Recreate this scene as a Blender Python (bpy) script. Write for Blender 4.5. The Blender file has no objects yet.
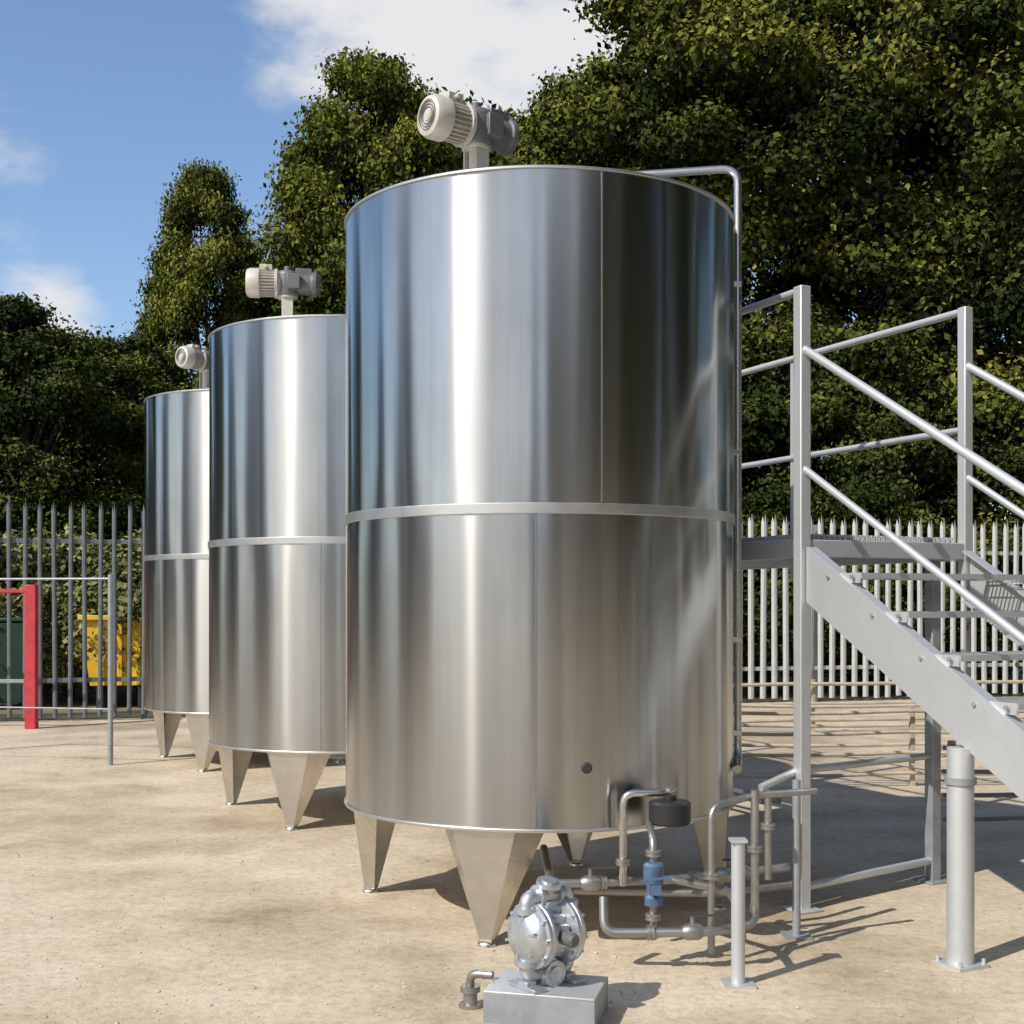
import bpy, math, random
import numpy as np
from mathutils import Vector, Matrix
R_ = math.radians
random.seed(7)
scene = bpy.context.scene
col = scene.collection
scene.view_settings.view_transform = 'Standard'
scene.view_settings.look = 'None'
scene.view_settings.exposure = 0

# ------------------------------------------------------------------ helpers
class MB:
    def __init__(s): s.v = []; s.f = []
    def add(s, vs, fs):
        o = len(s.v); s.v += [tuple(p) for p in vs]; s.f += [tuple(i + o for i in f) for f in fs]; return s
    def box(s, c, d, rz=0, M=None):
        x, y, z = d[0]/2, d[1]/2, d[2]/2
        m = Matrix.Translation(c) @ Matrix.Rotation(rz, 4, 'Z')
        if M is not None: m = M @ m
        vs = [m @ Vector((a*x, b*y, e*z)) for a in (-1, 1) for b in (-1, 1) for e in (-1, 1)]
        return s.add(vs, [(0,1,3,2),(4,6,7,5),(0,4,5,1),(2,3,7,6),(0,2,6,4),(1,5,7,3)])
    def bar(s, p0, p1, w, h, up=(0,0,1)):
        p0, p1 = Vector(p0), Vector(p1); t = (p1-p0).normalized(); u = Vector(up)
        if abs(t.dot(u)) > .98: u = Vector((1,0,0))
        a = t.cross(u).normalized(); b = a.cross(t).normalized()
        vs = [p + a*(i*w/2) + b*(j*h/2) for p in (p0, p1) for i, j in ((-1,-1),(1,-1),(1,1),(-1,1))]
        return s.add(vs, [(3,2,1,0),(4,5,6,7),(0,1,5,4),(1,2,6,5),(2,3,7,6),(3,0,4,7)])
    def tube(s, pts, r, n=14, cap=True):
        pts = [Vector(p) for p in pts]; rs = r if isinstance(r, (list, tuple)) else [r]*len(pts)
        T = []
        for i in range(len(pts)):
            a = pts[max(i-1, 0)]; b = pts[min(i+1, len(pts)-1)]; T.append((b-a).normalized())
        u = Vector((0,0,1)) if abs(T[0].z) < .9 else Vector((1,0,0))
        a = T[0].cross(u).normalized(); vs = []
        for i, p in enumerate(pts):
            a = (a - T[i]*a.dot(T[i])).normalized(); b = T[i].cross(a)
            for k in range(n):
                w = 2*math.pi*k/n; vs.append(p + (a*math.cos(w) + b*math.sin(w))*rs[i])
        fs = [(i*n+k, i*n+(k+1) % n, (i+1)*n+(k+1) % n, (i+1)*n+k) for i in range(len(pts)-1) for k in range(n)]
        if cap: fs += [tuple(range(n-1, -1, -1)), tuple(range((len(pts)-1)*n, len(pts)*n))]
        return s.add(vs, fs)
    def lathe(s, prof, M=None, n=32):
        M = M or Matrix(); vs = []
        for r, z in prof:
            for k in range(n):
                w = 2*math.pi*k/n; vs.append(M @ Vector((r*math.cos(w), r*math.sin(w), z)))
        fs = [(i*n+k, i*n+(k+1) % n, (i+1)*n+(k+1) % n, (i+1)*n+k) for i in range(len(prof)-1) for k in range(n)]
        if prof[0][0] > 1e-6: fs.append(tuple(range(n-1, -1, -1)))
        if prof[-1][0] > 1e-6: fs.append(tuple(range((len(prof)-1)*n, len(prof)*n)))
        return s.add(vs, fs)
    def prism(s, poly, x0, x1):            # polygon in local YZ, extruded along X
        n = len(poly)
        vs = [(x0, p[0], p[1]) for p in poly] + [(x1, p[0], p[1]) for p in poly]
        fs = [tuple(range(n)), tuple(range(2*n-1, n-1, -1))] + [(i, i+n, (i+1) % n+n, (i+1) % n) for i in range(n)]
        return s.add(vs, fs)
    def build(s, name, mat, parent=None, sharp=32, bevel=0):
        me = bpy.data.meshes.new(name); me.from_pydata(s.v, [], s.f); me.validate()
        me.polygons.foreach_set('use_smooth', [True]*len(me.polygons))
        if sharp: me.set_sharp_from_angle(angle=R_(sharp))
        me.materials.append(mat)
        o = bpy.data.objects.new(name, me); col.objects.link(o)
        if parent: o.parent = parent
        if bevel:
            b = o.modifiers.new('b', 'BEVEL'); b.width = bevel; b.segments = 2; b.limit_method = 'ANGLE'
        return o

def rounded(pts, br, n=7):
    pts = [Vector(p) for p in pts]; out = [pts[0]]
    for i in range(1, len(pts)-1):
        p = pts[i]; a = (pts[i-1]-p); b = (pts[i+1]-p); r = min(br, a.length*.49, b.length*.49)
        A = p + a.normalized()*r; B = p + b.normalized()*r
        for k in range(n+1):
            t = k/n; out.append(A*(1-t)**2*1 + p*(2*t*(1-t)) + B*t*t)
    out.append(pts[-1]); return out
def axisM(p, d):
    return Matrix.Translation(p) @ Vector(d).to_track_quat('Z', 'Y').to_matrix().to_4x4()
def thing(name, label, cat, loc=(0,0,0), rz=0, group=None):
    o = bpy.data.objects.new(name, None); col.objects.link(o); o.empty_display_size = .2
    o.location = loc; o.rotation_euler = (0,0,rz); o['label'] = label; o['category'] = cat
    if group: o['group'] = group
    return o
def dup(root, loc, rz, label, scale=None):
    r = root.copy(); col.objects.link(r); r.location = loc; r.rotation_euler = (0,0,rz); r['label'] = label
    if scale: r.scale = scale
    for ch in list(root.children):
        c = ch.copy(); col.objects.link(c); c.parent = r
        for g in list(ch.children):
            d = g.copy(); col.objects.link(d); d.parent = c
    return r

# ------------------------------------------------------------------ materials
def nodes(name):
    m = bpy.data.materials.new(name); m.use_nodes = True
    nt = m.node_tree; return m, nt, nt.nodes['Principled BSDF']
def N(nt, t, **kw):
    n = nt.nodes.new(t)
    for k, v in kw.items(): setattr(n, k, v)
    return n
def noise(nt, vec, scale, detail=4, rough=.55):
    n = N(nt, 'ShaderNodeTexNoise'); n.inputs['Scale'].default_value = scale
    n.inputs['Detail'].default_value = detail; n.inputs['Roughness'].default_value = rough
    if vec is not None: nt.links.new(vec, n.inputs['Vector'])
    return n.outputs['Fac']
def ramp(nt, fac, stops):
    r = N(nt, 'ShaderNodeValToRGB'); nt.links.new(fac, r.inputs[0]); e = r.color_ramp.elements
    while len(e) < len(stops): e.new(.5)
    for i, (p, c) in enumerate(stops):
        e[i].position = p; e[i].color = (*c, 1) if len(c) == 3 else c
    return r.outputs[0]
def g(v): return (v, v, v)
def bump(nt, fac, strength, dist, normal=None):
    b = N(nt, 'ShaderNodeBump'); b.inputs['Strength'].default_value = strength; b.inputs['Distance'].default_value = dist
    nt.links.new(fac, b.inputs['Height'])
    if normal: nt.links.new(normal, b.inputs['Normal'])
    return b.outputs[0]
def coords(nt, scale=(1,1,1), kind='Object'):
    t = N(nt, 'ShaderNodeTexCoord'); m = N(nt, 'ShaderNodeMapping'); m.inputs['Scale'].default_value = scale
    nt.links.new(t.outputs[kind], m.inputs[0]); return m.outputs[0]
def simple(name, c, rough=.5, metal=0, var=.25, vs=6, bstr=.15, bscale=60):
    m, nt, p = nodes(name); v = coords(nt)
    f = noise(nt, v, vs, 4, .65)
    lo = tuple(x*(1-var) for x in c); hi = tuple(min(1, x*(1+var)) for x in c)
    nt.links.new(ramp(nt, f, [(.3, lo), (.7, hi)]), p.inputs['Base Color'])
    p.inputs['Metallic'].default_value = metal
    nt.links.new(ramp(nt, f, [(.3, g(min(1, rough+.08))), (.7, g(max(.05, rough-.08)))]), p.inputs['Roughness'])
    if bstr: nt.links.new(bump(nt, noise(nt, v, bscale, 2), bstr, .004), p.inputs['Normal'])
    return m
def steel(name, c, rough, aniso):
    m, nt, p = nodes(name)
    p.inputs['Metallic'].default_value = 1
    v = coords(nt, (1.2, 1.2, .8)); f = noise(nt, v, 1.6, 4, .6)
    vz = coords(nt, (9, 9, .35)); fz = noise(nt, vz, 1.3, 3, .6)       # vertical runs
    mx = N(nt, 'ShaderNodeMath', operation='MULTIPLY_ADD'); mx.inputs[1].default_value = .5; mx.inputs[2].default_value = .25
    nt.links.new(fz, mx.inputs[0])
    ad = N(nt, 'ShaderNodeMath', operation='MULTIPLY_ADD'); ad.inputs[1].default_value = .5
    nt.links.new(f, ad.inputs[0]); nt.links.new(mx.outputs[0], ad.inputs[2])
    lo = tuple(x*.76 for x in c)
    nt.links.new(ramp(nt, ad.outputs[0], [(.5, lo), (.85, c)]), p.inputs['Base Color'])
    nt.links.new(ramp(nt, ad.outputs[0], [(.5, g(rough+.03)), (.9, g(rough-.02))]), p.inputs['Roughness'])
    p.inputs['Anisotropic'].default_value = aniso
    p.inputs['Anisotropic Rotation'].default_value = .25
    t = N(nt, 'ShaderNodeTangent', direction_type='RADIAL', axis='Z'); nt.links.new(t.outputs[0], p.inputs['Tangent'])
    vb = coords(nt, (2, 2, 160)); fb = noise(nt, vb, 1.5, 2)
    nt.links.new(bump(nt, fb, .06, .002), p.inputs['Normal'])
    return m

M = {}
M['steel'] = steel('brushed_steel', (.505,.500,.490), .205, .93)
M['band'] = simple('weld_band_steel', (.58,.57,.55), .40, .95, .06, 10, .06, 80)
M['seam'] = simple('weld_seam_steel', (.30,.29,.28), .45, .9, .1, 10, .1, 80)
M['legsteel'] = simple('leg_steel', (.60,.575,.53), .32, .95, .15, 5, .06, 60)
M['pipe'] = simple('pipe_steel', (.58,.56,.53), .28, .95, .12, 8, .04, 60)
M['pipedull'] = simple('dull_pipe_steel', (.36,.35,.335), .42, .85, .2, 8, .06, 60)
M['galv'] = simple('galvanised_steel', (.54,.56,.57), .48, .5, .10, 5, .08, 90)
M['galvdark'] = simple('weathered_galvanised', (.30,.32,.34), .55, .4, .2, 8, .1, 60)
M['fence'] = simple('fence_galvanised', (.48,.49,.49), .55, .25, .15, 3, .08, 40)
M['fencedark'] = simple('dark_fence_steel', (.15,.175,.185), .6, .3, .3, 3, .1, 40)  # dark blue-grey, deeper than the right-hand fence
M['cast'] = simple('cast_aluminium', (.52,.55,.58), .42, .8, .2, 20, .3, 120)
M['motor'] = simple('motor_paint', (.52,.49,.43), .45, .1, .14, 12, .1, 80)
M['gear'] = simple('gearbox_paint', (.15,.15,.15), .45, .2, .2, 12, .1, 80)
M['black'] = simple('black_plastic', (.02,.02,.022), .4, 0, .3, 12, .05)
M['blue'] = simple('blue_paint', (.09,.15,.25), .4, .2, .25, 20, .1)
M['red'] = simple('red_paint', (.50,.035,.05), .5, 0, .25, 6, .1)
M['yellow'] = simple('yellow_paint', (.88,.54,.02), .5, 0, .15, 5, .1)
M['green'] = simple('green_plastic', (.018,.05,.03), .5, 0, .2, 5, .1)
M['dark'] = simple('dark_steel', (.05,.05,.05), .6, .2, .3, 8, .1)
M['bark'] = simple('bark', (.09,.065,.045), .9, 0, .35, 5, .8, 18)
M['tan'] = simple('tan_pipe', (.46,.39,.30), .75, .05, .25, 5, .2, 50)

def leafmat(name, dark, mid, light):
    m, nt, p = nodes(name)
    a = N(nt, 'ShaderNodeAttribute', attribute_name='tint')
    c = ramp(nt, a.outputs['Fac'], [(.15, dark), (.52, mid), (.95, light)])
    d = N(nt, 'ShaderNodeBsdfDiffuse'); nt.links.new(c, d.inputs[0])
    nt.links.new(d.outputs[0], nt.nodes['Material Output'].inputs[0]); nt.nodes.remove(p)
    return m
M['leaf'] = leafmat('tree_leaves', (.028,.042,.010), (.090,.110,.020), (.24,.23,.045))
M['leafb'] = leafmat('shaded_leaves', (.014,.024,.007), (.064,.080,.016), (.25,.235,.042))  # near-black crown shade and sunlit tips put into the leaf colours
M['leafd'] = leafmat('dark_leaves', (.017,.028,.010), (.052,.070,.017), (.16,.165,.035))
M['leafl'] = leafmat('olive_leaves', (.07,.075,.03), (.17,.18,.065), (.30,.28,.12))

def groundmat():
    m, nt, p = nodes('sandy_concrete'); v = coords(nt)
    big = noise(nt, v, .5, 4, .6); med = noise(nt, v, 1.1, 6, .66); fine = noise(nt, v, 18, 5, .72); grit = noise(nt, v, 110, 2, .7)
    base = ramp(nt, med, [(.30, (.42,.335,.235)), (.43, (.555,.460,.335)), (.56, (.625,.530,.395)), (.75, (.68,.590,.455))])
    def mul(a, b, f=1):
        n = N(nt, 'ShaderNodeMix', data_type='RGBA', blend_type='MULTIPLY'); n.inputs[0].default_value = f
        nt.links.new(a, n.inputs[6]); nt.links.new(b, n.inputs[7]); return n.outputs[2]
    c = mul(base, ramp(nt, big, [(.37, (.70,.67,.64)), (.52, (1,1,1))]), .9)
    c = mul(c, ramp(nt, fine, [(.3, (.66,.64,.61)), (.55, (1.0,1.0,1.0))]), .8)
    c = mul(c, ramp(nt, grit, [(.33, (.55,.53,.5)), (.5, (1,1,1))]), .45)
    nt.links.new(c, p.inputs['Base Color']); p.inputs['Roughness'].default_value = .95; p.inputs['Specular IOR Level'].default_value = .12
    b2 = bump(nt, fine, .7, .012); b3 = bump(nt, grit, .5, .004, b2)
    nt.links.new(b3, p.inputs['Normal']); return m
M['ground'] = groundmat()
M['stone'] = simple('pebble', (.46,.39,.30), .9, 0, .4, 2, 0)
M['soil'] = simple('weed_soil', (.17,.15,.085), .95, 0, .4, 1.5, .6, 12)

# ------------------------------------------------------------------ camera, light, sky
cam = bpy.data.cameras.new('camera'); co = bpy.data.objects.new('camera', cam); col.objects.link(co)
co.location = (0,0,1.6); co.rotation_euler = (R_(90),0,0); cam.sensor_width = 36; cam.lens = 45; cam.shift_y = .088; cam.clip_end = 2000
scene.camera = co
EL = 42; sx, sy = -.75, -.66
sun = bpy.data.lights.new('sun', 'SUN'); sun.energy = 4.8; sun.angle = R_(.5); sun.color = (1,.94,.85)
so = bpy.data.objects.new('sun', sun); col.objects.link(so)
so.rotation_euler = Vector((-sx*math.cos(R_(EL)), -sy*math.cos(R_(EL)), -math.sin(R_(EL)))).to_track_quat('-Z', 'Y').to_euler()
w = bpy.data.worlds.new('World'); scene.world = w; w.use_nodes = True; nt = w.node_tree
bg = nt.nodes['Background']; bg.inputs[1].default_value = .14
sky = N(nt, 'ShaderNodeTexSky', sky_type='NISHITA'); sky.sun_disc = False; sky.sun_elevation = R_(EL); sky.sun_rotation = R_(228)
sky.air_density = 1.1; sky.dust_density = .7; sky.ozone_density = 2.0
tint = N(nt, 'ShaderNodeMix', data_type='RGBA', blend_type='MULTIPLY'); tint.inputs[0].default_value = 1
nt.links.new(sky.outputs[0], tint.inputs[6]); tint.inputs[7].default_value = (1.02,1.08,1.18,1)
tc = N(nt, 'ShaderNodeTexCoord'); D = tc.outputs['Generated']
mp = N(nt, 'ShaderNodeMapping'); mp.inputs['Scale'].default_value = (1,1,2.0); nt.links.new(D, mp.inputs[0])
nz = noise(nt, mp.outputs[0], 7.0, 5, .6)
def blob(c, r, amp):
    c = Vector(c).normalized(); d = N(nt, 'ShaderNodeVectorMath', operation='DISTANCE'); d.inputs[1].default_value = c
    nt.links.new(D, d.inputs[0]); mr = N(nt, 'ShaderNodeMapRange', interpolation_type='SMOOTHSTEP')
    mr.inputs[1].default_value = 0; mr.inputs[2].default_value = r; mr.inputs[3].default_value = amp; mr.inputs[4].default_value = 0
    nt.links.new(d.outputs['Value'], mr.inputs[0]); return mr.outputs[0]
tot = nz
for c, r, a in [((.03,1,.41), .17, .46), ((-.13,1,.485), .15, .40), ((-.36,1,.215), .07, .42), ((-.46,1,.20), .07, .25),
                ((-.6,-1,.45), .9, .36), ((.5,-1,.6), .8, .34), ((-1,-.1,.4), .6, .26), ((1,-.6,.6), .5, .2)]:  # this row: unseen clouds behind the camera, added for the tank reflections
    s = N(nt, 'ShaderNodeMath', operation='ADD'); nt.links.new(tot, s.inputs[0]); nt.links.new(blob(c, r, a), s.inputs[1]); tot = s.outputs[0]
cm = N(nt, 'ShaderNodeMapRange', interpolation_type='SMOOTHSTEP'); cm.inputs[1].default_value = .60; cm.inputs[2].default_value = .96
nt.links.new(tot, cm.inputs[0])
mx = N(nt, 'ShaderNodeMix', data_type='RGBA'); nt.links.new(cm.outputs[0], mx.inputs[0])
nt.links.new(tint.outputs[2], mx.inputs[6]); mx.inputs[7].default_value = (5.7,5.75,5.85,1)
nt.links.new(mx.outputs[2], bg.inputs[0])

# ------------------------------------------------------------------ ground
gm = MB(); gm.add([(-500,-500,0),(500,-500,0),(500,500,0),(-500,500,0)], [(0,1,2,3)])
go = gm.build('ground', M['ground'], sharp=0); go['kind'] = 'structure'
go['label'] = 'sandy beige worn yard surface under the tanks'; go['category'] = 'ground'
vg = MB(); 
fx = lambda x: 17.2 + .3*(x+6)
vg.add([(-60,fx(-60)+.25,.004),(60,fx(60)+.25,.004),(60,fx(60)+60,.004),(-60,fx(-60)+60,.004)], [(0,1,2,3)])
vo = vg.build('verge', M['soil'], sharp=0); vo['kind'] = 'structure'; vo['label'] = 'dark soil strip beyond the fence'; vo['category'] = 'ground'
rng = np.random.default_rng(3)
pb = MB()
octf = [(0,2,4),(2,1,4),(1,3,4),(3,0,4),(2,0,5),(1,2,5),(3,1,5),(0,3,5)]
for i in range(3600):
    d = 4.6 + 12*rng.random()**1.5; x = (rng.random()-.5)*1.05*d; r = .003 + .009*rng.random()**3
    k = [r*(.7+.6*q) for q in rng.random(6)]; a = rng.random()*3
    ca, sa = math.cos(a), math.sin(a)
    pb.add([(x+k[0]*ca,d+k[0]*sa,.002),(x-k[1]*ca,d-k[1]*sa,.002),(x-k[2]*sa,d+k[2]*ca,.002),(x+k[3]*sa,d-k[3]*ca,.002),(x,d,k[4]*.8),(x,d,-.004)], octf)
po = pb.build('gravel', M['stone'], sharp=20); po['kind'] = 'stuff'; po['label'] = 'small loose stones scattered over the yard'; po['category'] = 'gravel'

# ------------------------------------------------------------------ tanks
TR = 1.03; ZB, ZS, ZT = .553, 2.03, 3.59
SU, SLW = -75, -92
def shell(z0, z1, ph, sm, rows=12):
    m = MB(); n = 420; vs = []
    for i in range(rows+1):
        z = z0 + (z1-z0)*i/rows
        e = 1-.55*max(0, 1-(z-z0)/.15)-.55*max(0, 1-(z1-z)/.15)   # stiffer near the hoops
        for k in range(n):
            t = 2*math.pi*k/n
            dr = .0030*math.sin(5*t+ph) + .0022*math.sin(9*t+2.1*ph+.3*z) + .0014*math.sin(17*t+3*ph+.2*z) + .0006*math.sin(31*t+ph)
            for s_ in (sm, sm+118, sm+236):           # slight peaking of the plate at each weld
                q = abs((t-R_(s_)+math.pi) % (2*math.pi)-math.pi); dr += .006*math.exp(-q/.16)
            r = TR + dr*e; vs.append((r*math.cos(t), r*math.sin(t), z))
    fs = [(i*n+k, i*n+(k+1) % n, (i+1)*n+(k+1) % n, (i+1)*n+k) for i in range(rows) for k in range(n)]
    return m.add(vs, fs)
def ring(r, z, h, proud):
    return MB().lathe([(r-.03, z-h/2), (r+proud-.002, z-h/2), (r+proud, z-h/2+.003), (r+proud, z+h/2-.003), (r+proud-.002, z+h/2), (r-.03, z+h/2)], n=160)
def seam(ang, z0, z1):
    m = MB(); t = R_(ang); r = TR+.0125
    c = Vector((math.cos(t)*r, math.sin(t)*r, 0)); tn = Vector((-math.sin(t), math.cos(t), 0)); 
    Z0, Z1 = Vector((0,0,z0)), Vector((0,0,z1))
    m.add([c-tn*.0025+Z0, c+tn*.0025+Z0, c+tn*.0025+Z1, c-tn*.0025+Z1, c*.98-tn*.004+Z0, c*.98+tn*.004+Z0, c*.98+tn*.004+Z1, c*.98-tn*.004+Z1],
          [(0,1,2,3),(4,0,3,7),(1,5,6,2)]); return m
def leg_bm():
    m = MB(); zt, zb = ZB+.004, .022
    top = [(-.262, TR-.20), (-.155, TR-.024), (.155, TR-.024), (.262, TR-.20)]
    bot = [(-.034, TR-.11), (-.026, TR-.055), (.026, TR-.055), (.034, TR-.11)]
    th = .006; vs = []
    for off in (0, th):
        vs += [(r-off, t*(1-off*2), zt) for t, r in top] + [(r-off, t*(1-off*2), zb) for t, r in bot]
    fs = [(0,1,5,4),(1,2,6,5),(2,3,7,6)] + [(8,12,13,9),(9,13,14,10),(10,14,15,11)] + [(0,4,12,8),(3,11,15,7),(4,5,13,12),(5,6,14,13),(6,7,15,14)]
    m.add(vs, fs)
    m.box((TR-.083, 0, .024), (.065, .066, .010)); return m
def foot_bm():
    return MB().lathe([(.014,.03),(.014,.02),(.036,.016),(.044,.012),(.046,0)], Matrix.Translation((TR-.08,0,0)), 20)
def agitator(parent, loc, rz):
    # local +X is the motor axis (fan end), origin on the roof
    m = MB()
    m.lathe([(.12,-.06),(.12,.0),(.12,.015),(.045,.02),(.04,.10),(.04,.235),(.08,.24),(.08,.26),(.0,.26)], n=28)
    for s in (-1,1): m.box((.0,s*.055,.12), (.09,.012,.25))
    o = m.build('agitator', M['motor'], parent, bevel=.003); o.location = loc; o.rotation_euler = (0,0,rz); o.scale = (.93,.93,.93)
    zc = .36
    gx = MB(); gx.lathe([(.0,.255),(.085,.257),(.095,.275),(.095,.43),(.08,.455),(.0,.46)], n=28)
    gx.lathe([(.03,.45),(.03,.50),(.0,.50)], n=12)
    gx.lathe([(.10,-.0),(.105,.02),(.105,.06),(.085,.07),(.085,.19),(.10,.195),(.10,.23),(.06,.26),(.0,.262)], axisM((0,0,zc), (-1,0,0)), 28)
    gx.box((-.13,0,zc+.09),(.13,.10,.06)); gx.box((-.05,.10,zc),(.10,.05,.12))
    gx.build('gearbox', M['gear'], o, bevel=.004)
    X = axisM((.05,0,zc), (1,0,0))
    mm = MB(); mm.lathe([(.085,.0),(.118,.03),(.118,.05),(.088,.055),(.088,.16),(.10,.16),(.10,.18),(.0,.18)], X, 36)
    for k in range(26):
        a = 2*math.pi*k/26; mm.box((.094*math.cos(a), .094*math.sin(a), .11), (.028,.006,.11), a, X)
    mm.build('motor', M['motor'], o)
    f = MB(); f.lathe([(.108,.165),(.118,.175),(.118,.245),(.106,.272),(.085,.28),(.083,.274),(.03,.274),(.028,.28),(.0,.282)], X, 36)
    f.build('fan_cover', M['motor'], o)
    gl = MB()
    for r in (.045,.06,.075): gl.tube([(r*math.cos(a), r*math.sin(a), 0) for a in [2*math.pi*k/24 for k in range(25)]], .003, 6)
    for i, p in enumerate(gl.v): gl.v[i] = tuple(X @ (Vector(p)+Vector((0,0,.277))))
    gl.build('fan_grille', M['gear'], o)
    t = MB(); t.box((.17,0,zc+.12), (.10,.10,.05)); t.tube([(.17,.04,zc+.12),(.17,.08,zc+.12)], .014, 10)
    t.build('terminal_box', M['motor'], o, bevel=.006)
    return o
def make_tank(loc, label):
    t = thing('storage_tank', label, 'tank', loc, 0, 'stainless steel tanks in a row')
    shell(ZS, ZT, 1.1, SU).build('upper_shell', M['steel'], t, sharp=60)
    shell(ZB, ZS, 3.0, SLW).build('lower_shell', M['steel'], t, sharp=60)
    ring(TR, ZS, .050, .009).build('weld_band', M['band'], t)
    ring(TR, ZT, .014, .009).build('top_rim', M['band'], t)
    ring(TR, ZB, .016, .009).build('bottom_rim', M['band'], t)
    MB().lathe([(TR,ZT),(.5,ZT+.13),(.0,ZT+.20)], n=96).build('roof', M['legsteel'], t)
    MB().lathe([(.0,ZB-.17),(.08,ZB-.16),(TR-.01,ZB+.005)], n=96).build('dished_bottom', M['legsteel'], t)
    seam(SU, ZS+.03, ZT-.01).build('weld_seam', M['seam'], t)
    seam(SLW, ZB+.02, ZS-.03).build('weld_seam', M['seam'], t)
    for a in (168, 254, 348, 75):
        l = leg_bm().build('leg', M['legsteel'], t, sharp=20); l.rotation_euler = (0,0,R_(a))
        foot_bm().build('levelling_foot', M['pipe'], l)
    agitator(t, (-.33,-.28,3.705), R_(218))
    return t
T1 = (.145,6.88,0); T2 = (-1.29,9.92,0); T3 = (-2.66,13.0,0)
tank1 = make_tank(T1, 'nearest, largest looking steel tank, with a curved pipe over its rim')
tank2 = dup(tank1, T2, 0, 'middle stainless steel tank, partly hidden behind the nearest tank')
tank3 = dup(tank1, T3, 0, 'farthest and smallest looking stainless steel tank, leftmost of the row')
for tk, a, lx in ((tank2, 188, -.40), (tank3, 232, -.38)):
    for c in tk.children:
        if c.name.startswith('agitator'): c.rotation_euler = (0,0,R_(a)); c.location.x = lx; c.location.z = 3.66
# pipes fixed to the nearest tank
vp = MB(); px_, py_ = 1.065, -.02
vp.tube(rounded([(.42,.05,3.70),(.42,.05,3.905),(px_,py_,3.925),(px_,py_,.78),(px_-.05,py_-.28,.74)], .09), .021, 14)
vp.build('vent_pipe', M['pipe'], tank1)
for z in (3.3, 2.4, 1.4, .9): MB().box((px_-.02,py_,z), (.075,.05,.03)).build('pipe_clamp', M['pipe'], tank1, bevel=.003)
nz_ = MB(); a = R_(-79); A = axisM((1.031*math.cos(a),1.031*math.sin(a),.84),(math.cos(a),math.sin(a),0))
nz_.lathe([(.024,-.03),(.026,.006),(.020,.010),(.0,.010)], A, 24)
so_ = nz_.build('sample_port', M['dark'], tank1)

# ------------------------------------------------------------------ walkway and stairs
TH = R_(25); P0 = (1.507,6.65,0); W = 1.12; SL = .58; L = 7.4
wk = thing('access_walkway', 'raised galvanised walkway with guardrails at the top of the stairs', 'walkway', P0, TH)
ZD = 1.94
for x in (0, W): MB().box((x,L/2,ZD-.06), (.05,L-.08,.10)).build('edge_beam', M['galv'], wk, bevel=.004)
for y in (0, L-.02): MB().box((W/2,y,ZD-.06), (W-.06,.05,.09)).build('end_beam', M['galv'], wk, bevel=.004)
for y in (1.5,3.0,4.5,6.0): MB().box((W/2,y,ZD-.065), (W-.06,.05,.07)).build('cross_beam', M['galv'], wk)
b = MB()
for i in range(30): b.box((.045+i*(W-.09)/29, L/2, ZD+.006), (.005,L-.1,.028))
for j in range(72): b.box((W/2, .06+j*(L-.12)/71, ZD+.013), (W-.06,.006,.006))
b.build('grating_deck', M['galv'], wk)
def post(x, y, z0, z1, wd=.062, plate=False):
    m = MB(); m.box((x,y,(z0+z1)/2), (wd,wd,z1-z0))
    if plate: m.box((x,y,.006), (.16,.16,.012))
    return m
post(0,0,0,3.24,.066,True).build('corner_post', M['galv'], wk, bevel=.006)
post(W,0,ZD-.2,3.24,.060).build('guardrail_post', M['galv'], wk, bevel=.006)
for y in (1.55,3.3,5.2,7.3): post(W+.03,y,ZD-.2,3.2,.055).build('guardrail_post', M['galv'], wk, bevel=.005)
for y in (2.9,5.2,7.3): post(-.03,y,ZD-.2,3.2,.05).build('guardrail_post', M['galv'], wk, bevel=.005)
for x, y in ((W-.01,.24),(0,3.2),(W,3.2),(0,7.0),(W,7.0)): post(x,y,0,ZD-.11,.065,True).build('leg', M['galvdark'], wk, bevel=.005)
for x in (W, 0):
    MB().tube([(x,-.02,3.22),(x,L,3.22)], .021, 12).build('guardrail', M['galv'], wk)
MB().tube([(W,-.02,2.56),(W,L,2.56)], .019, 12).build('guardrail', M['galv'], wk)
MB().tube([(.03,0,.12),(W-.03,.24,.12)], .022, 12).build('tie_bar', M['galv'], wk)
MB().tube([(-.3,-.05,.66),(.0,.04,.72),(W-.03,.24,.72)], .020, 12).build('tie_bar', M['galv'], wk)
for z, x in ((.16,W+.25),(.16,W+.38)):
    MB().tube([(x,2.2,z),(x,7.3,z)], .022, 12).build('service_pipe', M['pipedull'], wk)
for y in (3.4,5.7,7.2):
    b = MB(); b.box((W+.3,y,.115),(.5,.05,.04)); b.box((W+.16,y,.047),(.04,.04,.094)); b.box((W+.48,y,.047),(.04,.04,.094))
    b.build('pipe_rest', M['galvdark'], wk)

st = thing('metal_staircase', 'galvanised open tread staircase with double handrails descending from the walkway toward the right', 'staircase', P0, TH)
def stringer(x, sgn):
    m = MB(); zt, zb = 1.885, 1.60; y0 = -.042
    Lb = (zb-.02)/SL; Lt = (zt-.02)/SL
    m.prism([(y0,zt),(y0,zb),(y0-Lb,.02),(y0-Lt,.02)], x-.005, x+.005)
    for zz in (zt-.004, zb+.004):
        Lx = (zz-.03)/SL
        m.bar((x+sgn*.03,y0,zz),(x+sgn*.03,y0-Lx,zz-SL*Lx), .06, .009)
    return m
stringer(.0,1).build('stringer', M['galv'], st); stringer(W,-1).build('stringer', M['galv'], st)
tr = MB(); tw = W-.03
tr.box((W/2,.13,0),(tw,.016,.03)); tr.box((W/2,-.13,0),(tw,.008,.028))
for i in range(9): tr.box((W/2,-.11+i*.0275,.002),(tw,.004,.02))
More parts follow.
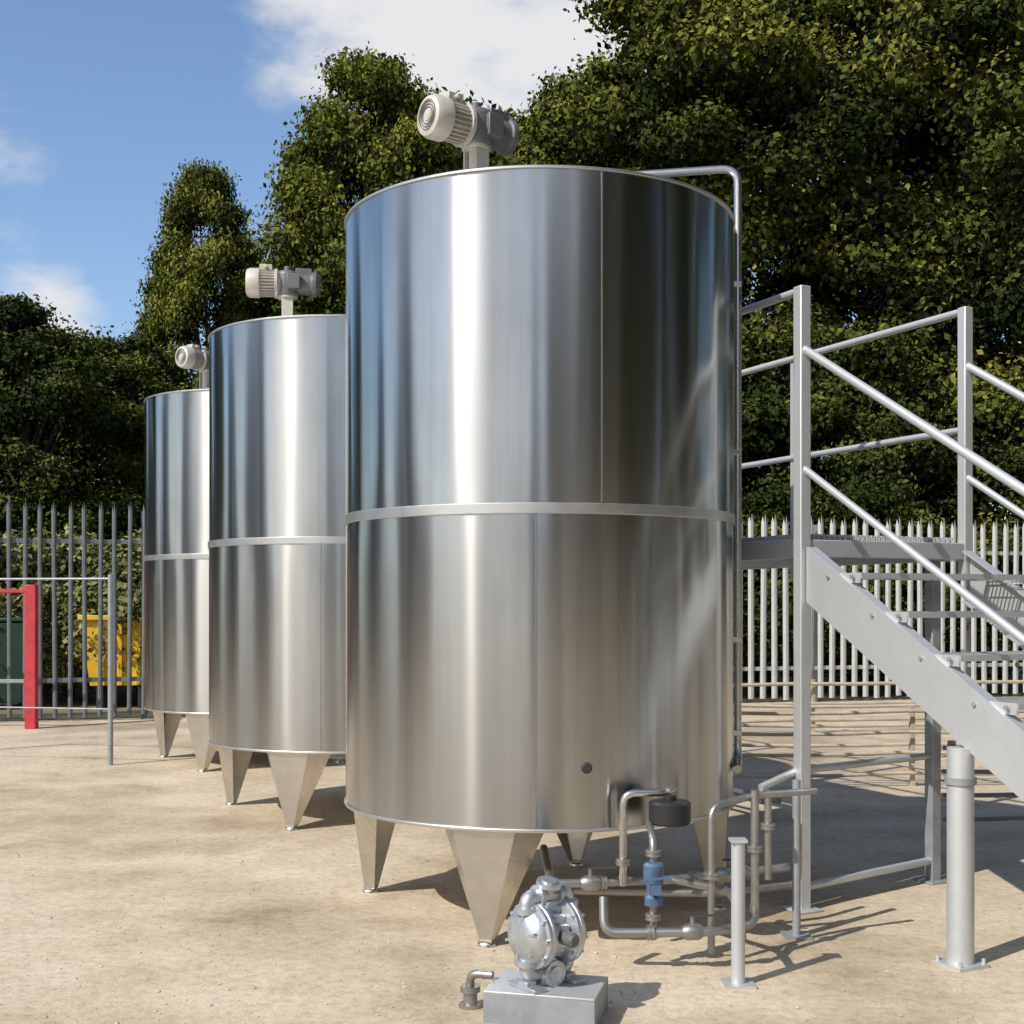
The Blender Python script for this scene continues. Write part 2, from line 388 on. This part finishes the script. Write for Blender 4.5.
for i in range(14): tr.box((.05+i*(W-.1)/13,0,.010),(.005,.25,.005))
tr.box((.014,0,-.01),(.008,.26,.05)); tr.box((W-.014,0,-.01),(.008,.26,.05))
t0 = tr.build('tread', M['galv'], st)
for i in range(1, 10):
    o = t0 if i == 1 else t0.copy()
    if i > 1: col.objects.link(o); o.parent = st
    o.location = (0, -.042-.327*i+.06, ZD-.21-.19*(i-1))
for i in range(1, 10):
    for dy in (-.09, .09):
        MB().lathe([(.011,0),(.011,.009),(.0,.010)], axisM((-.005, -.042-.327*i+.06+dy, ZD-.215-.19*(i-1)), (-1,0,0)), 6).build('bolt', M['galvdark'], st)
for x in (0, W):
    for z in (2.91, 2.29):
        e = 2.95
        MB().tube(rounded([(x,-.02,z),(x,-e,z-SL*e),(x,-e-.12,z-SL*e-.15)], .1), .022 if z > 2.5 else .019, 12).build('handrail', M['galv'], st)
    for y in (-1.95,-2.9):
        m = MB(); m.box((x, y, (1.8+SL*y+2.91+SL*y)/2), (.05,.05,1.1)); m.build('handrail_post', M['galv'], st, bevel=.005)
for x in (-.005, W-.005):
    sp = MB(); sp.tube([(x,-1.117,.012),(x,-1.117,.96)], .058, 24); sp.box((x,-1.117,.008),(.17,.17,.016))
    for i in (-1,1):
        for j in (-1,1): sp.tube([(x+i*.068,-1.117+j*.068,.01),(x+i*.068,-1.117+j*.068,.04)], .009, 8)
    sp.build('support_post', M['galv'], st)
sp = MB(); sp.lathe([(.06,.0),(.068,.0),(.068,.03),(.06,.03)], Matrix.Translation((-.005,-1.117,.80)), 24); sp.build('pipe_collar', M['galvdark'], st)

# low rails behind the stairs
def rack(name, label, x0, y0, ln, zs, mat, rz, r=.02, pitch=1.7):
    t = thing(name, label, 'rail', (x0,y0,0), rz)
    for j, z in enumerate(zs):
        pts = [(ln*q/12, .02*math.sin(q*.8+j), z-.018*math.sin(math.pi*((q*ln/12/pitch) % 1))) for q in range(13)]
        MB().tube(pts, r, 10).build('rail', mat, t)
    k = 0
    while k*pitch < ln:
        m = MB(); m.box((.1+k*pitch,.06,max(zs)/2+.02),(.04,.04,max(zs)+.04)); m.build('post', mat, t); k += 1
rack('low_pipe_rack', 'low rack of tan pipes on the ground behind the walkway legs', 1.7, 10.9, 6.8, (.12,.30,.48,.66), M['tan'], R_(6), .016)
rack('low_barrier', 'low tan barrier rail near the foot of the pale fence', 1.9, 15.2, 9, (.18,.38,.62), M['tan'], R_(10), .022)
rack('low_pipe_rack', 'nearest low rack of dull steel pipes, crossing behind the stair support post', 2.9, 8.6, 4.2, (.14,.30,.46,.62), M['pipedull'], R_(14), .016, 1.3)
rack('low_barrier', 'low tan barrier rail midway between the stairs and the pale fence', 2.2, 13.0, 8, (.15,.35,.55), M['tan'], R_(3), .018, 2.1)

# ------------------------------------------------------------------ manifold under the nearest tank
mf = thing('pipe_manifold', 'stainless pipe manifold with valves beneath the right side of the nearest tank', 'pipework', (.62,5.85,0))
def Pm(x, y, z): return (x-.62, y-5.85, z)
def mpipe(pts, r, nm='pipe', mat='pipedull', br=.06): return MB().tube(rounded([Pm(*p) for p in pts], br), r*.85, 14).build(nm, M[mat], mf)
mpipe([(.16,6.45,.36),(.18,5.86,.31),(.75,5.95,.31),(1.36,6.15,.33)], .024)
mpipe([(.40,5.60,.31),(.40,5.55,.165),(.85,5.53,.175),(1.06,5.62,.18),(1.10,5.8,.26)], .024)
mpipe([(.505,5.83,.31),(.505,5.80,.735),(.70,5.82,.735),(.74,5.90,.735)], .021, 'pipe', 'pipe')
mpipe([(.875,5.62,.06),(.875,5.62,.70),(1.08,5.75,.73),(1.40,5.9,.73)], .019)
mpipe([(1.085,5.72,.18),(1.085,5.72,.76)], .022)
mpipe([(1.2,6.0,.30),(1.2,6.0,.72)], .02)
mpipe([(.62,5.62,.12),(.62,5.62,.56),(.62,5.8,.60)], .019)
mpipe([(.75,5.95,.31),(.95,5.62,.33),(.95,5.36,.33)], .022)
mpipe([(.3,6.2,.2),(1.0,6.15,.2),(1.42,6.35,.2),(1.42,6.35,.5)], .022)
for x, y, z, ax in [(.42,5.90,.31,(1,.15,0)),(.85,5.98,.31,(1,.3,0)),(1.1,6.06,.32,(1,.3,0)),(.62,5.62,.22,(0,0,1)),(.62,5.62,.50,(0,0,1)),
                    (.505,5.82,.42,(0,0,1)),(1.085,5.72,.5,(0,0,1)),(.875,5.62,.4,(0,0,1)),(.6,5.54,.17,(1,0,0)),(.98,5.58,.178,(1,.3,0)),(1.2,6.0,.55,(0,0,1))]:
    f = MB(); f.lathe([(.018,-.014),(.034,-.014),(.034,-.003),(.030,-.003),(.030,.003),(.034,.003),(.034,.014),(.018,.014)], axisM(Pm(x,y,z), ax), 20)
    f.build('pipe_clamp', M['pipedull'], mf)
bk = MB(); bk.lathe([(.03,-.06),(.085,-.06),(.095,-.05),(.095,.035),(.085,.045),(.03,.05),(.03,.07)], Matrix.Translation(Pm(.715,5.80,.655)), 28)
bk.build('black_sensor', M['black'], mf)
vb = MB(); vb.lathe([(.02,-.09),(.04,-.085),(.04,-.05),(.03,-.04),(.034,.0),(.046,.02),(.046,.09),(.036,.10),(.0,.105)], Matrix.Translation(Pm(.62,5.60,.36)), 24)
vb.box(Pm(.62,5.54,.36),(.045,.07,.045)); v1 = vb.build('valve', M['blue'], mf)
MB().bar(Pm(.55,5.5,.40),Pm(.70,5.5,.42),.018,.008).build('handle', M['blue'], v1)
for x, y, z in ((.36,5.88,.31),(1.0,6.03,.315),(.78,5.535,.175)):
    q = MB(); q.lathe([(.0,-.045),(.025,-.045),(.036,-.025),(.036,.025),(.025,.045),(.0,.045)], axisM(Pm(x,y,z),(1,.1,0)), 20)
    q.tube([Pm(x,y,z+.03),Pm(x,y,z+.07)], .010, 10); vv = q.build('valve', M['pipedull'], mf)
    MB().bar(Pm(x-.01,y-.01,z+.073),Pm(x+.12,y-.04,z+.08),.02,.006).build('handle', M['dark'], vv)
s1 = MB(); s1.tube([Pm(.945,5.35,.01),Pm(.945,5.35,.60)], .029, 20); s1.box(Pm(.945,5.35,.006),(.13,.13,.012)); s1.box(Pm(.945,5.35,.605),(.07,.07,.012))
s1.build('support_stand', M['galv'], mf)
s1 = MB(); s1.tube([Pm(1.36,6.12,.01),Pm(1.36,6.12,.75)], .02, 20); s1.box(Pm(1.36,6.12,.006),(.13,.13,.012)); s1.build('support_stand', M['galvdark'], mf)

# ------------------------------------------------------------------ pump on stand
PR = R_(-14); PC = (.135,4.96,0); HS = .122
sd = thing('pump_stand', 'low folded steel stand under the grey diaphragm pump', 'stand', PC, PR)
MB().box((0,0,HS-.004),(.43,.30,.008)).build('top_plate', M['galv'], sd, bevel=.002)
for y in (-.146,.146): MB().box((0,y,HS/2-.006),(.43,.006,HS-.006)).build('side_plate', M['galvdark'], sd, bevel=.001)
for x in (-.211,.211): MB().box((x,0,HS/2-.006),(.006,.285,HS-.006)).build('end_plate', M['galvdark'], sd, bevel=.001)
pp = thing('diaphragm_pump', 'light grey cast diaphragm pump on the low stand before the nearest tank', 'pump', (PC[0],PC[1],HS), R_(38))
for s in (-1, 1):
    m = MB(); A = axisM((s*.055,0,.20),(s,0,0))
    m.lathe([(.06,-.02),(.115,-.005),(.128,.0),(.128,.012),(.124,.016),(.128,.02),(.128,.032),(.112,.036),(.105,.055),(.08,.075),(.045,.085),(.0,.088)], A, 40)
    for k in range(10):
        a = 2*math.pi*k/10; m.tube([A @ Vector((.118*math.cos(a),.118*math.sin(a),-.008)), A @ Vector((.118*math.cos(a),.118*math.sin(a),.046))], .008, 8)
    for k in range(6):
        a = 2*math.pi*k/6+.3; m.box((.055*math.cos(a),.055*math.sin(a),.066),(.075,.01,.03), a, A)
    m.build('chamber', M['cast'], pp)
    for zz, zc in ((.345,.28),(.05,.12)):
        m = MB(); m.tube(rounded([(0,0,zz),(s*.10,0,zz),(s*.10,0,zc)], .05), .030, 16)
        m.lathe([(.03,-.012),(.046,-.012),(.046,.012),(.03,.012)], Matrix.Translation((s*.10,0,zc+(.02 if zz > .2 else -.02))), 20)
        m.lathe([(.03,-.008),(.045,-.008),(.045,.008),(.03,.008)], axisM((s*.045,0,zz),(1,0,0)), 20)
        m.build('manifold', M['cast'], pp)
m = MB(); m.box((0,0,.20),(.09,.13,.15)); m.box((0,-.075,.20),(.07,.05,.09)); m.build('centre_block', M['cast'], pp, bevel=.012)
m = MB(); m.lathe([(.0,-.0),(.028,.0),(.028,.06),(.02,.07),(.0,.07)], axisM((0,-.10,.2),(0,-1,0)), 20); m.build('muffler', M['gear'], pp)
for zz, d in ((.345,(0,-.3,1)),(.05,(0,-1,0))):
    m = MB(); m.lathe([(.028,0),(.028,.04),(.05,.04),(.05,.055),(.03,.055),(.03,.062),(.0,.062)], axisM((0,0,zz),d), 20); m.build('port', M['cast'], pp)
for s in (-1,1):
    m = MB(); m.box((s*.1,0,.008),(.06,.17,.016)); m.box((s*.1,.0,.02),(.045,.06,.02)); m.build('foot', M['cast'], pp, bevel=.003)
cp = thing('pipe_coupling', 'small steel pipe coupling lying on the ground left of the pump stand', 'coupling', (-.165,5.06,0))
m = MB(); m.lathe([(.02,0),(.045,0),(.045,.015),(.028,.018),(.028,.06),(.04,.062),(.04,.085),(.0,.086)], n=20); m.build('body', M['pipedull'], cp)
m = MB(); m.tube(rounded([(0,0,.06),(-.0,-.02,.14),(.09,-.05,.14)], .04), .017, 12); m.build('elbow', M['pipedull'], cp)

# ------------------------------------------------------------------ fences
FA = math.atan(.3)
def fence(x0, x1, mat, label, p, wd):
    f = thing('palisade_fence', label, 'fence', (x0, fx(x0), 0), FA)
    Ln = (x1-x0)/math.cos(FA); q_ = wd*.35
    m = MB()
    prof = [(-wd,0),(-q_,-.028),(q_,-.028),(wd,0)]
    vs = [(x,y,.06) for x, y in prof] + [(x,y,2.83) for x, y in prof] + [(-wd*.7,-.014,2.93),(0,-.03,2.98),(wd*.7,-.014,2.93)]
    vs2 = [(x,y+.004,z) for x, y, z in vs]
    F = [(0,1,5,4),(1,2,6,5),(2,3,7,6),(4,5,8),(5,6,9),(6,7,10)]
    m.add(vs, F); m.add(vs2, [q[::-1] for q in F]); 
    pl = None
    for i in range(int(Ln/p)):
        if pl is None: pl = m.build('pale', mat, f, sharp=20); o = pl
        else: o = pl.copy(); col.objects.link(o); o.parent = f
        o.location = (.1+i*p, 0, random.uniform(-.02,.02)); o.rotation_euler = (0, R_(random.uniform(-.5,.5)), 0)
    for z in (.55, 2.42):
        MB().box((Ln/2,.03,z),(Ln,.045,.06)).build('rail', mat, f)
    k = 0
    while .02+k*2.88 < Ln:
        MB().box((.22+k*2.88,.11,1.42),(.10,.06,2.84)).build('post', mat, f); k += 1
fence(-13.5, -.9, M['fencedark'], 'dark palisade fence running behind the red barrier on the left', .19, .030)
fence(-.85, 13.5, M['fence'], 'pale galvanised palisade fence behind the stairs on the right', .205, .052)

# ------------------------------------------------------------------ left background objects
rb = thing('red_barrier', 'red painted steel barrier post with rails at the left edge', 'barrier', (-6.08,16.2,0))
for x in (0,-2.8): MB().box((x,0,.91),(.14,.12,1.82)).build('post', M['red'], rb, bevel=.01)
MB().box((-1.4,0,1.74),(2.64,.05,.05)).build('rail', M['red'], rb, bevel=.008)
MB().box((-1.4,0,.6),(2.64,.05,.05)).build('rail', M['galvdark'], rb, bevel=.008)
gb = thing('tube_barrier', 'thin grey tubular post with a top rail left of the farthest tank', 'barrier', (-3.94,12.56,0))
MB().tube([(0,0,0),(0,0,1.87)], .026, 12).build('post', M['galvdark'], gb)
MB().tube([(-2.6,.5,0),(-2.6,.5,1.87)], .026, 12).build('post', M['galvdark'], gb)
MB().tube([(0,0,1.83),(-2.6,.5,1.83)], .012, 10).build('rail', M['galvdark'], gb)
MB().tube([(0,0,.55),(-2.6,.5,.55)], .009, 10).build('rail', M['galvdark'], gb)
sk = thing('yellow_skip', 'bright yellow metal skip standing behind the dark fence', 'skip', (-5.98,19.7,0), R_(12))
m = MB(); hw, hd = .52, .5
for (z0, w0, z1, w1) in ((.35,.44,1.38,.56),):
    vs = [(-w0,-hd,z0),(w0,-hd,z0),(w0,hd,z0),(-w0,hd,z0),(-w1,-hd-.08,z1),(w1,-hd-.08,z1),(w1,hd+.08,z1),(-w1,hd+.08,z1)]
    vi = [(x*.95,y*.95,z+(.02 if i < 4 else 0)) for i, (x, y, z) in enumerate(vs)]
    m.add(vs+vi, [(3,2,1,0),(0,1,5,4),(1,2,6,5),(2,3,7,6),(3,0,4,7),(8,9,10,11),(12,13,9,8),(13,14,10,9),(14,15,11,10),(15,12,8,11),(4,5,13,12),(5,6,14,13),(6,7,15,14),(7,4,12,15)])
m.build('body', M['yellow'], sk)
m = MB()
for y in (-.6,.6): m.box((0,y,1.37),(1.2,.06,.07))
for x in (-.57,.57): m.box((x,0,1.37),(.06,1.14,.07))
m.build('rim', M['yellow'], sk, bevel=.006)
for x in (-.28,0,.28): MB().bar((x*.9,-.515,.36),(x,-.595,1.34),.06,.05).build('rib', M['yellow'], sk)
for x in (-.3,.3): MB().box((x,0,.17),(.1,1.0,.34)).build('skid', M['dark'], sk)
wb = thing('wheeled_bin', 'dark green wheeled bin behind the fence at the left edge', 'bin', (-7.55,19.2,0), R_(10))
m = MB(); m.add([(-.25,-.28,.1),(.25,-.28,.1),(.25,.25,.1),(-.25,.25,.1),(-.32,-.36,1.3),(.32,-.36,1.3),(.32,.36,1.3),(-.32,.36,1.3)], [(3,2,1,0),(0,1,5,4),(1,2,6,5),(2,3,7,6),(3,0,4,7),(4,5,6,7)])
m.build('body', M['green'], wb, bevel=.02)
m = MB(); m.box((0,0,1.34),(.68,.76,.06)); m.build('lid', M['green'], wb, bevel=.02)
for x in (-.27,.27): MB().tube([(x-.025,.26,.1),(x+.025,.26,.1)], .1, 18).build('wheel', M['black'], wb)

# ------------------------------------------------------------------ trees
def crown_mesh(name, seed, H, Rc, zb, ncl, per, ls, mat, power=.7, crs=(.55,1.0)):
    r = np.random.default_rng(seed)
    f = r.random(ncl)**.85; ang = r.random(ncl)*2*np.pi
    env = Rc*np.power(np.clip(np.sin(np.pi*np.power(np.clip(f*.93+.05,0,1), power)),0,1), .6)
    env *= 1+.2*np.sin(ang*3+f*7+seed)
    rad = env*np.sqrt(.22+.78*r.random(ncl))
    cz = zb+.4+f*(H-zb-.9)
    C = np.stack([rad*np.cos(ang), rad*np.sin(ang), cz], 1)
    cr = r.uniform(crs[0], crs[1], ncl)*(1-.28*f)
    n = ncl*per; idx = np.repeat(np.arange(ncl), per)
    d = r.normal(size=(n,3)); d /= np.linalg.norm(d,axis=1)[:,None]
    rr = np.power(r.random(n), .5)
    lump = 1+.32*np.sin(d[:,0]*6+idx)*np.cos(d[:,1]*5+idx*1.7)+.18*r.normal(size=n)
    P = C[idx] + d*(cr[idx]*rr*lump)[:,None]*np.array([1.1,1.1,.66])
    nr = d*.6+r.normal(size=(n,3))*.6+np.array([0,0,.45]); nr /= np.linalg.norm(nr,axis=1)[:,None]
    q = r.normal(size=(n,3)); a = np.cross(nr,q); a /= np.linalg.norm(a,axis=1)[:,None]; b = np.cross(nr,a)
    s = ls*r.uniform(.55,1.35,n)
    a *= s[:,None]; b *= (s*.62)[:,None]
    V = np.stack([P-a, P+b+nr*(s*.12)[:,None], P+a, P-b+nr*(s*.12)[:,None]],1).reshape(-1,3)
    me = bpy.data.meshes.new(name); me.vertices.add(4*n); me.vertices.foreach_set('co', V.ravel())
    me.loops.add(4*n); me.loops.foreach_set('vertex_index', np.arange(4*n,dtype=np.int32))
    me.polygons.add(n); me.polygons.foreach_set('loop_start', np.arange(0,4*n,4,dtype=np.int32)); me.polygons.foreach_set('loop_total', np.full(n,4,dtype=np.int32))
    at = me.attributes.new('tint','FLOAT','POINT')
    tint = np.clip(.35*r.random(n)+.5*r.random(ncl)[idx]+.22*d[:,2]*rr+.1*(f[idx]-.3),0,1)  # sunlit clump tops and shaded undersides worked into the leaf colour
    at.data.foreach_set('value', np.repeat(tint,4).astype(np.float32))
    me.update(); me.validate(); me.materials.append(mat)
    return me, C
def make_tree(name, label, cat, seed, H, Rc, zb, ncl, per, ls, mat, loc, rz, group, scale=1, power=.7, crs=(.55,1.0)):
    t = thing(name, label, cat, loc, rz, group); t.scale = (scale,)*3 if not isinstance(scale, tuple) else scale
    me, C = crown_mesh('crown', seed, H, Rc, zb, ncl, per, ls, mat, power, crs)
    tm = MB(); r0 = .018*H
    rnd = random.Random(seed)
    pts = [(0,0,-.1)]; k = 6
    for i in range(1,k+1): pts.append((rnd.uniform(-.12,.12)*i/2, rnd.uniform(-.12,.12)*i/2, H*.86*i/k))
    tm.tube(pts, [r0*1.25]+[r0*(1-i/k)+.02 for i in range(1,k+1)], 10)
    for c in C[::max(1,len(C)//26)]:
        c = Vector(c); zc = max(zb*.6+.2, c.z*.62); i = min(k-1, int(zc/(H*.86)*k)); tt = zc/(H*.86)*k-i
        p = Vector(pts[i]).lerp(Vector(pts[i+1]), min(1,tt)); mid = p.lerp(c,.5)+Vector((0,0,.15*rnd.random()))
        tm.tube([p,mid,c], [r0*.34*(1-zc/H)+.02, r0*.2*(1-zc/H)+.015,.01], 6, False)
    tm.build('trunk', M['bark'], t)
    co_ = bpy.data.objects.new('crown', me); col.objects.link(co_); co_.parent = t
    return t
def at(px, d): return ((px-512)/1280*d, d, 0)
def hh(top, d): return 1.6+(602-top)/1280*d
G = 'trees beyond the fence'
proto = {}
H0 = {'a':12,'b':14,'c':9}
def tree_at(kind, loc, H, wf, rz, label):
    s = H/H0[kind]; sc = (s*wf,s*wf,s)
    if kind not in proto:
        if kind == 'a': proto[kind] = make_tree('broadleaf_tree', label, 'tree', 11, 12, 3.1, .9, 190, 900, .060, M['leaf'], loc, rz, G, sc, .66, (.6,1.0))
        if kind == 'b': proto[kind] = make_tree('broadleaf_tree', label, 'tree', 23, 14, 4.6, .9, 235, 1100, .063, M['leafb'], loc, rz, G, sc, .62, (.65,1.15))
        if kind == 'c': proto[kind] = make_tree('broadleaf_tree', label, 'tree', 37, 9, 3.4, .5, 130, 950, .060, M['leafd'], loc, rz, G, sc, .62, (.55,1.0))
        return
    dup(proto[kind], loc, rz, label, sc)
def tree(kind, px, d, top, wf, rz, label): tree_at(kind, at(px,d), hh(top,d), wf, rz, label)
tree('a', 372, 27, 42, .76, .3, 'tall broad topped tree rising between the middle and nearest tanks')
tree('b', 700, 28, -70, 1.0, 1.0, 'big dark tree rising directly behind the nearest tank, right of its motor')
tree('c', 20, 24, 290, 1.0, .5, 'low dark tree at the left edge of the photo')
tree('a', 206, 28, 156, .58, 3.6, 'tree standing alone above the farthest tank against blue sky')
tree('c', 118, 27, 325, 1.05, 2.2, 'lower rounded tree just left of the farthest tank')
tree('c', -60, 27, 270, 1.1, 3.4, 'dark tree cut by the left edge of the photo')
tree('c', 285, 30, 245, .8, 1.2, 'dark filler tree above the motor of the middle tank')
tree('c', 445, 29, 95, .85, 4.2, 'dark tree left of and behind the motor of the nearest tank')
tree('c', 505, 30, 110, .8, 2.7, 'dark tree directly behind the motor of the nearest tank')
tree('a', 570, 28, 75, .9, 4.0, 'tree rising just right of the motor on the nearest tank')
tree('b', 880, 28, -130, .95, 3.1, 'tallest tree, filling the sky above the stairs')
tree('b', 1050, 27.5, -70, .9, 5.2, 'broad tree at the right edge of the photo')
tree('c', 800, 25, 290, .95, 2.8, 'lower bushy tree behind the corner post of the stairs')
tree('c', 960, 25.5, 330, 1.0, .9, 'lower bushy tree behind the right guardrail post')
tree('c', 640, 25, 300, 1.0, 5.5, 'low tree hidden behind the nearest tank')
for i, (x, y, H, lab) in enumerate([(18,21,15,'beyond the right edge'),(14,9,15,'level with the farthest tank'),(11.5,2,15,'level with the pump'),(11.5,-4.5,15,'just behind the viewpoint'),(10,-11,14,'farther behind on the right'),
        (5,-19,11,'at the rear right corner'),(-3,-24,8,'directly at the rear'),(-15.5,20.5,9.5,'beyond the left edge, near the fence'),(-18,12,7,'beyond the left edge, nearer'),(-17,3,8,'far left of the viewpoint')]):
    tree_at('b' if H > 10 else 'c', (x,y,0), H, 1.0, i*1.3, 'unseen tree, added for dark tank reflections, ' + lab)  # trees out of view, added to darken what the tank steel reflects
GS = 'shrubs behind the fence'
protoS = {}
for i, (k, px, d, h, lab) in enumerate([('l',-10,20.4,3.0,'olive shrub behind the fence at the far left'),('l',72,21.4,3.0,'olive shrub behind the yellow skip'),('l',150,20.6,3.0,'olive shrub between the yellow skip and the farthest tank'),
        ('l',46,20.2,1.6,'low olive shrub behind the fence just right of the red post'),
        ('d',770,22.4,3.2,'dark shrub behind the pale fence nearest to the tank'),('d',865,22.8,2.8,'dark shrub behind the pale fence right of the corner post'),('d',950,23.2,3.1,'dark shrub behind the pale fence under the right guardrail post'),('d',1040,23.8,3.0,'dark shrub behind the pale fence at the right edge'),('d',680,22,3.0,'dark shrub behind the fence, hidden by the nearest tank')]):
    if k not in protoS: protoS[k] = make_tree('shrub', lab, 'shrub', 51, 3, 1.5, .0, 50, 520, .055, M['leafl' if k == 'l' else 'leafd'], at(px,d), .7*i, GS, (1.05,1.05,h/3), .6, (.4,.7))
    else: dup(protoS[k], at(px,d), .9*i, lab, (1.0,1.0,h/3) if h > 2 else (.5,.5,h/3))
